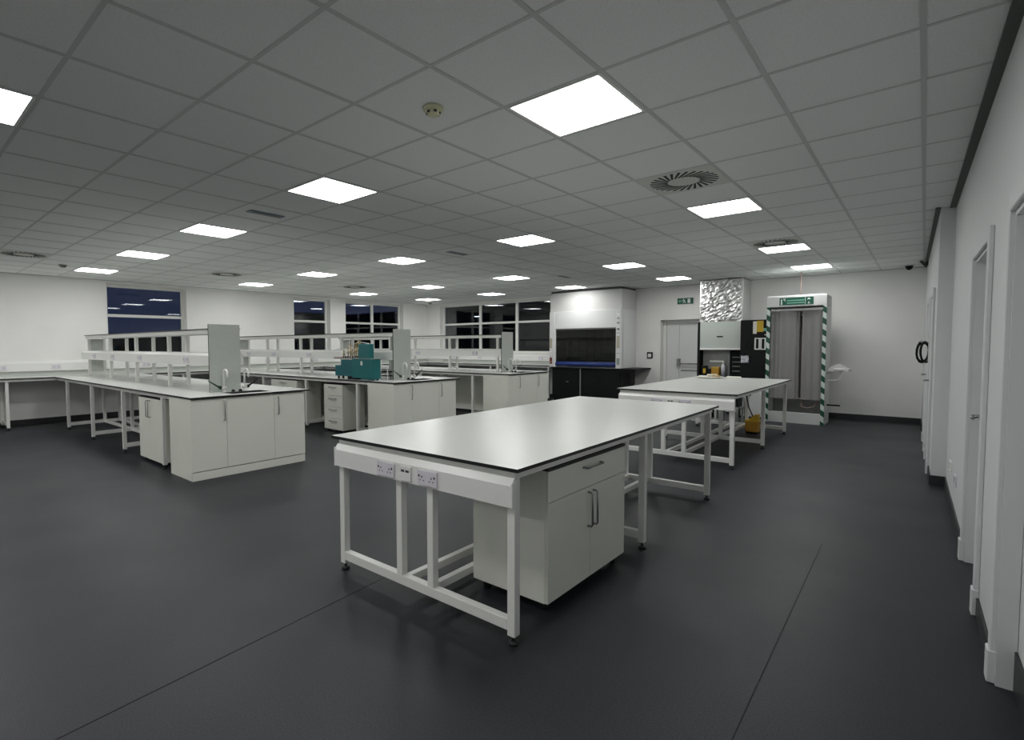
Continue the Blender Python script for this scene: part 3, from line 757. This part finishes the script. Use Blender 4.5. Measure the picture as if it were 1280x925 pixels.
def ctl(p, x, z0, z1, mt, nm, w_=.034, d_=.006): return mb().box(x-w_, x+w_, fy0-d_, fy0, z0, z1, .001).build(nm, mt, p)
rx, lx = fx1-.063, fx0+.055
ctl(pil[1], rx, 2.13, 2.19, 'trunk', 'gauge'); ctl(pil[1], rx, 2.06, 2.085, 'greybox', 'button'); ctl(pil[1], rx, 1.945, 1.985, 'greybox', 'button')
ctl(pil[1], rx, 1.80, 1.835, 'blackm', 'button', .02); ctl(pil[1], rx, 1.72, 1.733, 'greybox', 'indicator')
ctl(pil[1], rx, 1.37, 1.66, 'beige', 'label'); ctl(pil[1], rx, 1.245, 1.258, 'greybox', 'indicator')
q = ctl(pil[1], rx, .98, 1.135, 'greybox', 'switch_panel'); mb().box(rx-.012, rx+.016, fy0-.012, fy0-.006, 1.015, 1.045).build('green_button', 'mint', q)
ctl(pil[0], lx, 1.37, 1.62, 'beige', 'label'); ctl(pil[0], lx, 1.26, 1.30, 'trunk', 'socket'); ctl(pil[0], lx, 1.19, 1.225, 'trunk', 'socket')
q = ctl(pil[0], lx, .97, 1.13, 'red', 'switch_panel'); mb().box(lx-.016, lx+.016, fy0-.012, fy0-.006, 1.0, 1.035).build('amber_button', 'brass', q)
sash = mb().box(fx0+.17, fx1-.13, fy0+.060, fy0+.066, .99, 1.86).build('sash_glass', 'smoke', t)
mb().box(fx0+.17, fx1-.13, fy0+.045, fy0+.075, 1.83, 1.86).build('sash_top_rail', 'greybox', sash)
mb().tube([(fx0+.172, fy0+.045, .975), (fx1-.132, fy0+.045, .975)], .032, 12).box(fx0+.172, fx1-.132, fy0+.035, fy0+.075, .93, 1.03, .006).build('blue_sash_bar', 'blue', sash)
mb().prism([(fy0-.005, .89), (fy0+.12, .89), (fy0+.12, .915), (fy0+.02, .905)], 0, fx0+.17, fx1-.13).build('airfoil_sill', 'steel', t)
mb().box(fx0+.05, fx1+.38, fy0-.03, BY-.01, .865, .89, .002).build('base_worktop', 'black', t)
# black base cupboards under it
bxs = [fx0+.08, -6.335, -6.30, -5.80]
b0 = mb().box(fx0+.08, fx1-.02, fy0+.04, BY-.03, .08, .864, .002).build('base_cabinet', 'black', t)
for a, b in ((fx0+.085, -6.345), (-5.83, fx1-.025)):
    dd = mb().box(a, b, fy0+.02, fy0+.04, .09, .855, .002).build('base_door', 'black', b0)
mb().box(-6.34, -6.315, fy0+.012, fy0+.04, .08, .86, .001).build('grey_divider', 'greybox', b0)
mb().box(-6.312, -5.835, fy0+.02, fy0+.04, .09, .62, .002).build('base_drawer', 'black', b0)
mb().box(-6.72, -6.66, fy0+.012, fy0+.02, .52, .535).build('base_handle', 'steel', b0)
mb().box(fx0+.10, fx1-.04, fy0+.08, BY-.05, 0, .08).build('base_plinth', 'blackm', t)
for x in (-5.02,): mb().box(x-.03, x+.03, fy0+.02, fy0+.08, 0, .864).build('support_leg', 'black', t)
mb().box(fx1-.01, -4.92, fy0+.0, fy0+.05, .80, .865).build('support_rail', 'black', t)

# ---- door call point and exit sign on the back wall
t = thing('call_point', 'dark framed push button on the back wall left of the exit door', 'button', (-4.925, BY, 1.12))
mb().box(-4.99, -4.86, BY-.03, BY, 1.12, 1.27, .004).build('back_box', 'blackm', t); mb().box(-4.965, -4.885, BY-.036, BY-.03, 1.145, 1.235, .002).build('plate', 'trunk', t)
t = thing('exit_sign', 'green running-man exit sign on the wall above the exit door', 'sign', (-4.12, BY, 2.38))
mb().box(-4.29, -3.94, BY-.025, BY, 2.385, 2.52, .003).build('sign_panel', 'green', t)
m = mb(); yy = BY-.027
def sq(m, x0, x1, z0, z1, y=yy): m.box(x0, x1, y, y+.003, z0, z1)
# arrow
m.prism([(-4.27, 2.452), (-4.225, 2.49), (-4.225, 2.414)], 1, yy, yy+.003); sq(m, -4.225, -4.185, 2.442, 2.462)
m.build('arrow', 'mint', t)
m = mb()   # running figure and doorway
m.tube([(-4.145, yy+.001, 2.492), (-4.145, yy+.003, 2.492)], .011, 10)
m.prism([(-4.16, 2.48), (-4.13, 2.475), (-4.12, 2.445), (-4.14, 2.44)], 1, yy, yy+.003)
m.prism([(-4.135, 2.445), (-4.12, 2.447), (-4.10, 2.41), (-4.112, 2.405)], 1, yy, yy+.003)
m.prism([(-4.14, 2.445), (-4.13, 2.44), (-4.16, 2.405), (-4.17, 2.41)], 1, yy, yy+.003)
m.prism([(-4.16, 2.48), (-4.155, 2.468), (-4.185, 2.455), (-4.187, 2.464)], 1, yy, yy+.003)
sq(m, -4.06, -4.0, 2.405, 2.50); m.build('pictogram', 'white', t)

# ================================================================== FOIL DUCT, EQUIPMENT CABINET, BLACK PANEL
DX0, DX1, DY = -3.57, -2.76, 10.0
t = thing('foil_duct', 'crinkled silver foil-wrapped duct rising to the ceiling', 'duct', ((DX0+DX1)/2, 10.3, 1.93))
# crumpled foil front: a finely broken sheet
m = mb(); rnd = random.Random(9); nx, nz = 22, 24; g = []
for j in range(nz+1):
    g.append([m.bm.verts.new((DX0+.008+(DX1-DX0-.016)*k/nx + (rnd.uniform(-.01, .01) if 0 < k < nx else 0), DY + (rnd.uniform(-.024, .012) if 0 < k < nx and 0 < j < nz else 0), 1.93+(CZ-.02-1.93)*j/nz + (rnd.uniform(-.01, .01) if 0 < j < nz else 0))) for k in range(nx+1)])
for j in range(nz):
    for k in range(nx):
        m.bm.faces.new((g[j][k], g[j][k+1], g[j+1][k+1], g[j+1][k]))
m.build('foil_front', 'foil', t)
mb().box(DX0, DX1, DY+.02, BY-.01, 1.93, CZ-.014, .01).build('duct_casing', 'fumegrey', t)
for x in (DX0, DX1): mb().box(x-.012, x+.012, DY-.008, DY+.03, 1.93, CZ-.02, .003).build('foil_tape', 'foil', t)
t = thing('equipment_cabinet', 'black-framed metal equipment cabinet below the foil duct', 'cabinet', (-3.16, 10.3, 0))
m = mb(); m.box(DX0-.045, DX0, DY-.02, BY-.02, 0, 1.925).box(DX1, DX1+.03, DY-.02, BY-.02, 0, 1.925).box(DX0, DX1, DY, BY-.02, .74, .785).box(DX0, DX1, BY-.05, BY-.02, 0, 1.9); m.build('black_frame', 'blackm', t)
h = mb().box(DX0+.003, DX1-.003, DY-.015, DY+.35, 1.34, 1.925, .006).build('upper_panel', 'silver', t)
mb().box(DX0+.34, DX0+.46, DY-.02, DY-.015, 1.60, 1.625).build('slot_handle', 'black', h)
mb().box(DX0+.01, DX1-.01, DY-.03, DY-.01, 1.335, 1.37, .004).build('lower_lip', 'trunk', t)
mb().box(DX0+.02, DX0+.555, DY+.16, BY-.08, .785, 1.335, .003).build('grey_unit', 'greybox', t)
mb().box(DX0+.56, DX1-.01, DY+.20, BY-.08, .785, 1.335, .003).build('dark_unit', 'blackm', t)
for z in (.88, .98, 1.07, 1.17): mb().box(DX0+.60, DX1-.05, DY+.18, DY+.2, z, z+.02).build('dark_unit_rail', 'greybox', t)
mb().box(DX0+.16, DX0+.44, DY+.152, DY+.16, 1.07, 1.11).build('pale_label', 'white', t)
mb().prism([(DX0+.215, 1.20), (DX0+.265, 1.20), (DX0+.24, 1.245)], 1, DY+.154, DY+.16).build('warning_triangle', 'beige', t)
mb().box(DX0, DX1, DY+.02, BY-.05, .04, .70, .004).build('lower_panel', 'fumewhite', t)
# objects on its shelf
sz = .785
t = thing('yellow_box', 'amber yellow box on the equipment cabinet shelf', 'box', (-3.26, DY+.08, sz))
mb().box(-3.335, -3.185, DY+.01, DY+.13, sz, sz+.165, .004).build('body', 'orange', t); mb().box(-3.338, -3.182, DY+.007, DY+.133, sz+.165, sz+.185, .003).build('lid', 'yellow', t)
t = thing('spray_bottle', 'clear grey bottle with white cap beside the yellow box', 'bottle', (-3.11, DY+.08, sz))
mb().tube([(-3.115, DY+.08, sz+z) for z in (0, .20, .235, .26)], [.045, .045, .03, .018], 16).build('body', 'lilac', t); mb().cyl(-3.115, DY+.08, sz+.26, sz+.31, .024, 14).build('cap', 'white', t)
t = thing('black_tin', 'black tin with yellow label at left of the cabinet shelf', 'tin', (-3.48, DY+.08, sz))
mb().box(-3.535, -3.43, DY+.02, DY+.12, sz, sz+.21, .006).build('body', 'blackm', t); mb().box(-3.50, -3.45, DY+.016, DY+.02, sz+.05, sz+.15).build('label', 'yellow', t)
t = thing('black_box', 'small black box between the tin and the yellow box', 'box', (-3.385, DY+.08, sz))
mb().box(-3.42, -3.345, DY+.02, DY+.12, sz, sz+.135, .006).build('body', 'blackm', t); mb().box(-3.42, -3.345, DY+.018, DY+.122, sz+.135, sz+.145).build('lid', 'black', t)
# black panel with stickers
t = thing('notice_board', 'tall black board with stickers beside the foil-duct cabinet', 'board', (-2.42, 9.62, 0))
mb().box(-2.69, -2.195, 9.60, 9.64, .76, 1.925, .003).build('board', 'black', t)
mb().box(-2.69, -2.26, 9.62, 9.66, .03, .76, .003).build('white_lower_panel', 'fumewhite', t)
mb().box(-2.235, -2.195, 9.60, 9.66, 0, .76, .003).build('black_post', 'blackm', t)
mb().box(-2.70, -2.66, 9.62, 9.66, 0, .76, .003).build('black_post', 'blackm', t)
for x0, x1, z0_, z1_, mt, nm in ((-2.47, -2.405, 1.655, 1.895, 'paper', 'white_sticker'), (-2.405, -2.29, 1.69, 1.905, 'yellow', 'yellow_sticker'), (-2.29, -2.205, 1.705, 1.76, 'mint', 'green_sticker'), (-2.27, -2.205, 1.625, 1.64, 'paper', 'white_sticker')):
    mb().box(x0, x1, 9.597, 9.60, z0_, z1_).build(nm, mt, t)
def loop_frame(m, x0, x1, z0, z1, w_, y): 
    m.box(x0, x1, y-.025, y, z0, z0+w_*.8, .003).box(x0, x1, y-.025, y, z1-w_*.8, z1, .003).box(x0, x0+w_, y-.025, y, z0+w_*.8, z1-w_*.8, .003).box(x1-w_, x1, y-.025, y, z0+w_*.8, z1-w_*.8, .003)
for x0 in (-2.435, -2.335):
    m = mb(); loop_frame(m, x0, x0+.095, 1.345, 1.575, .024, 9.60); m.build('white_handle', 'trunk', t)
m = mb(); m.tube([(-2.55+.055*math.cos(a), 9.597, 1.46+.085*math.sin(a)) for a in [2*math.pi*k/16 for k in range(16)]], .006, 6, closed=True); m.build('ring_mark', 'blackm', t)
m = mb(); rnd = random.Random(3)
g = [[m.bm.verts.new((-2.665+.13*k/6+rnd.uniform(-.006, .006), 9.575+rnd.uniform(-.012, .012), 1.09+.135*j/6+rnd.uniform(-.006, .006))) for k in range(7)] for j in range(7)]
b_ = [[m.bm.verts.new((v.co.x, 9.60, v.co.z)) for v in r] for r in g]
for j in range(6):
    for k in range(6): m.bm.faces.new((g[j][k], g[j][k+1], g[j+1][k+1], g[j+1][k]))
for k in range(6):
    m.bm.faces.new((b_[0][k], b_[0][k+1], g[0][k+1], g[0][k])); m.bm.faces.new((g[6][k], g[6][k+1], b_[6][k+1], b_[6][k]))
    m.bm.faces.new((b_[k][0], g[k][0], g[k+1][0], b_[k+1][0])); m.bm.faces.new((g[k][6], b_[k][6], b_[k+1][6], g[k+1][6]))
tag(place(m.build('plastic_bag', 'lilac')), 'crumpled pale plastic bag taped to the black board', 'bag')

# ---- stuff standing under and on the farther table
t = thing('tool_tray', 'pale oval plate with tan and white pieces at the far edge of the farther table', 'plate', (-2.69, 7.70, TZ))
m = mb(); m.tube([(-2.69, 7.70, TZ), (-2.69, 7.70, TZ+.006), (-2.69, 7.70, TZ+.02)], [.16, .18, .225], 28); m.build('plate', 'paper', t)
for k, (dx, dy_, l, mt) in enumerate(((-.12, .0, .13, 'paper'), (.02, .02, .12, 'beige'), (.10, -.02, .12, 'brass'), (.0, .09, .15, 'paper'))):
    mb().box(-2.69+dx-l/2, -2.69+dx+l/2, 7.70+dy_-.03, 7.70+dy_+.03, TZ+.02, TZ+.036+.008*k, .006).build('piece', mt, t)
tag(place(mb().box(-2.45, -2.24, 7.70, 7.84, TZ, TZ+.03, .008).build('folded_cloth', 'paper')), 'folded white cloth beside the plate on the farther table', 'cloth')
t = thing('yellow_bucket', 'yellow bucket with hose on the floor under the farther table', 'bucket', (-2.02, 7.70, 0))
m = mb(); m.prism([(-2.12, 7.61), (-1.935, 7.61), (-1.935, 7.80), (-2.12, 7.80)], 2, .03, .19); m.build('body', 'orange', t)
mb().box(-2.13, -1.925, 7.60, 7.81, .19, .215, .006).build('rim', 'yellow', t)
mb().prism([(-2.08, .215), (-1.94, .215), (-1.94, .31), (-1.99, .31)], 1, 7.65, 7.77).build('wringer', 'yellow', t)
mb().box(-2.11, -1.945, 7.62, 7.79, 0, .03).build('base', 'blackm', t)
mb().tube([(-2.02, 7.71, .25), (-2.10, 7.74, .42), (-2.15, 7.76, .66), (-2.13, 7.77, .76), (-2.08, 7.75, .60)], .009, 6).build('hose', 'blackm', t)
t = thing('pump_unit', 'dark red and black machine on the floor under the farther table', 'machine', (-2.55, 8.50, 0))
mb().box(-2.74, -2.44, 8.46, 8.80, .32, .74, .01).build('motor_body', 'blackm', t)
mb().box(-2.71, -2.47, 8.44, 8.46, .47, .70, .004).build('red_cover', 'red', t)
mb().box(-2.76, -2.42, 8.42, 8.82, .30, .32).build('shelf', 'steel', t)
m = mb()
for x in (-2.74, -2.44):
    for y in (8.44, 8.80): m.box(x-.015, x+.015, y-.015, y+.015, 0, .30)
m.build('stand_legs', 'greybox', t)
m = mb(); m.tube([(-2.44, 8.48, .62), (-2.38, 8.47, .60), (-2.34, 8.48, .44), (-2.30, 8.5, .02)], .022, 8); m.build('hose', 'greybox', t)
t = thing('grey_rack', 'grey-green metal rack with square openings beneath the farther table', 'rack', (-2.95, 8.6, 0))
m = mb()
for z in (.0, .26, .52, .74): m.box(-3.25, -2.80, 8.50, 8.90, z, z+.05)
for x in (-3.25, -3.035, -2.84): m.box(x, x+.04, 8.50, 8.54, .05, .74); m.box(x, x+.04, 8.86, 8.90, .05, .74)
m.build('rack_frame', 'panel', t)
mb().box(-3.24, -2.81, 8.84, 8.858, .05, .74).build('dark_back', 'blackm', t)

# ================================================================== SAFETY SHOWER
sx0, sx1, sy0, sy1 = -2.19, -1.262, 9.35, 9.98
t = thing('safety_shower', 'white emergency shower cubicle with green and white striped posts', 'shower', ((sx0+sx1)/2, 9.65, 0))
hd = mb().box(sx0, sx1, sy0, sy1, 2.135, 2.325, .006).build('header', 'fumewhite', t)
mb().box(sx0+.015, sx1-.015, sy0+.005, sy1-.02, 2.325, 2.34, .004).build('header_cap', 'white', t)
sg = mb().box(-1.985, -1.46, sy0-.006, sy0, 2.165, 2.30, .001).build('shower_sign', 'green', t)
y = sy0-.0075
m = mb()
for z in (2.235, 2.19): m.box(-1.87, -1.60, y, y+.002, z, z+.022)
m.build('sign_lines', 'mint', sg)
m = mb(); m.box(-1.588, -1.582, y, y+.002, 2.17, 2.295)
m.tube([(-1.955, y, 2.26), (-1.955, y+.002, 2.26)], .013, 10); m.prism([(-1.965, 2.175), (-1.94, 2.175), (-1.945, 2.245), (-1.962, 2.245)], 1, y, y+.002)
for k in range(3): m.box(-1.925+.012*k, -1.919+.012*k, y, y+.002, 2.255-.012*k, 2.285)
m.prism([(-1.56, 2.255), (-1.50, 2.255), (-1.53, 2.285)], 1, y, y+.002); m.prism([(-1.55, 2.19), (-1.51, 2.19), (-1.53, 2.175)], 1, y, y+.002); m.box(-1.535, -1.525, y, y+.002, 2.19, 2.215)
m.build('pictogram', 'white', sg)
for x in (sx0, sx1-.055):
    mb().box(x, x+.055, sy0, sy0+.03, 0, 2.135, .002).build('striped_post', 'stripe', t)
mb().box(sx1-.02, sx1, sy0+.03, sy1, .0, 2.135, .002).build('side_panel', 'fumewhite', t)
mb().box(sx0, sx0+.02, sy0+.03, sy1, .0, 2.135, .002).build('side_panel', 'fumewhite', t)
mb().box(sx0+.02, sx1-.02, sy1-.02, sy1, .0, 2.135).build('back_panel', 'greybox', t)
mb().box(sx0+.055, sx1-.055, sy0+.01, sy0+.03, 0, .20, .003).build('tray_front', 'fumewhite', t)
mb().box(sx0+.02, sx1-.02, sy0+.03, sy1-.02, .10, .14).build('tray_grid', 'panel', t)
mb().box(sx0+.055, sx1-.055, sy0+.035, sy0+.05, 2.06, 2.10).build('curtain_rail', 'chrome', t)
def strip(x0, x1, y_):
    m = mb(); n = 14; a = []
    for j in (0, 1): a.append([m.bm.verts.new((x0+(x1-x0)*k/n, y_+.010*math.sin(k*.55+x0*9), (.44, 2.07)[j])) for k in range(n+1)])
    bk = [[m.bm.verts.new((v.co.x, v.co.y+.003, v.co.z)) for v in r] for r in a]
    for k in range(n):
        m.bm.faces.new((a[0][k], a[0][k+1], a[1][k+1], a[1][k])); m.bm.faces.new((bk[0][k+1], bk[0][k], bk[1][k], bk[1][k+1]))
    for f in m.bm.faces: f.smooth = True
    m.build('curtain_strip', 'pvc', t)
for a, b, yy_ in ((-2.13, -1.98, .09), (-1.99, -1.73, .07), (-1.74, -1.675, .10), (-1.63, -1.47, .08), (-1.49, -1.325, .06)): strip(a, b, sy0+yy_)
m = mb(); m.tube([(-1.655, sy0+.30, .40), (-1.655, sy0+.30, 2.13)], .026, 10); m.build('riser_pipe', 'copper', t)
m = mb(); m.tube([(-2.1, sy0+.22, .44), (-1.34, sy0+.22, .44)], .016, 8); m.tube([(-1.655, sy0+.26, .42), (-1.63, sy0+.20, .30), (-1.55, sy0+.18, .27), (-1.44, sy0+.18, .30), (-1.37, sy0+.2, .42)], .016, 8); m.build('foot_pipe', 'copper', t)
mb().tube([(-1.655, sy0+.30, 2.02), (-1.655, sy0+.30, 2.0), (-1.655, sy0+.30, 1.97)], [.03, .10, .12], 16).build('shower_rose', 'chrome', t)
# supply pipe to the ceiling
tag(place(mb().tube([(-1.74, 9.92, 2.343), (-1.74, 9.92, CZ-.001)], .013, 8).build('supply_pipe', 'copper')), 'thin copper pipe from the shower header up to the ceiling', 'pipe')
# eye-wash basin on the right side of the shower
ex, ey = sx1+.001, 9.62
t = thing('eyewash_basin', 'white eye-wash basin with raised lid on the shower side', 'basin', (ex+.15, ey, .78))
m = mb(); m.tube([(ex+.19, ey, z) for z in (.955, .97, 1.0, 1.015)], [.10, .15, .165, .165], 22); m.build('bowl', 'trunk', t)
m = mb(); m.prism([(ex+.02, .99), (ex+.06, 1.05), (ex+.14, 1.095), (ex+.20, 1.10), (ex+.27, 1.06), (ex+.33, 1.0), (ex+.31, .965), (ex+.04, .965)], 1, ey-.14, ey-.10); m.build('lid', 'trunk', t)
m = mb(); m.tube([(ex, ey, .93), (ex+.10, ey, .95)], .022, 8); m.tube([(ex, ey-.02, .795), (ex+.14, ey-.02, .795), (ex+.19, ey-.02, .82), (ex+.20, ey-.01, .955)], .016, 8); m.build('waste_pipe', 'trunk', t)
mb().tube([(sx1+.003, sy0+.30, .345), (sx1+.20, sy0+.30, .345)], .014, 8).build('foot_treadle', 'blackm', t)

# ================================================================== OUTSIDE (seen dimly through the windows)
g_ = struct(mb().box(-160, 60, -90, 160, -.45, -.35).build('outside_ground', 'asphalt'))
def shed(x0, x1, y0, y1, h_, label, n):
    t = thing('outside_building', label, 'building', ((x0+x1)/2, (y0+y1)/2, -.35))
    mb().box(x0, x1, y0, y1, -.35, h_).build('wall', 'shed', t)
    mb().box(x0-.3, x1+.3, y0-.3, y1+.3, h_, h_+.25).build('roof', 'asphalt', t)
shed(-70, -26, 44, 60, 5.6, 'dark warehouse outside the back window', 6)
shed(-62, -48, 25, 42, 4.6, 'low dark building outside beyond the farther left windows', 5)
shed(-66, -60, -25, 24, 2.5, 'long low dark building outside beyond the first left window', 5)
def street_lamp(x, y, h_, label):
    t = thing('street_lamp', label, 'lamp', (x, y, -.35), 0, 'lit street lamps outside')
    mb().tube([(x, y, -.35), (x, y, h_)], [.09, .05], 8).build('pole', 'shed', t)
    mb().box(x-.35, x+.35, y-.16, y+.16, h_, h_+.09).build('head', 'shed', t)
    mb().box(x-.28, x+.28, y-.12, y+.12, h_-.02, h_).build('lens', 'lamp', t)
street_lamp(-50, 4.9, 4.15, 'distant lit street lamp in the first left window, left one')
street_lamp(-50, 8.6, 4.15, 'distant lit street lamp in the first left window, right one')
street_lamp(-26.2, 30, 3.7, 'lit street lamp behind the right pane of the back window')
street_lamp(-32.0, 28, 2.6, 'lit street lamp behind the left pane of the back window')
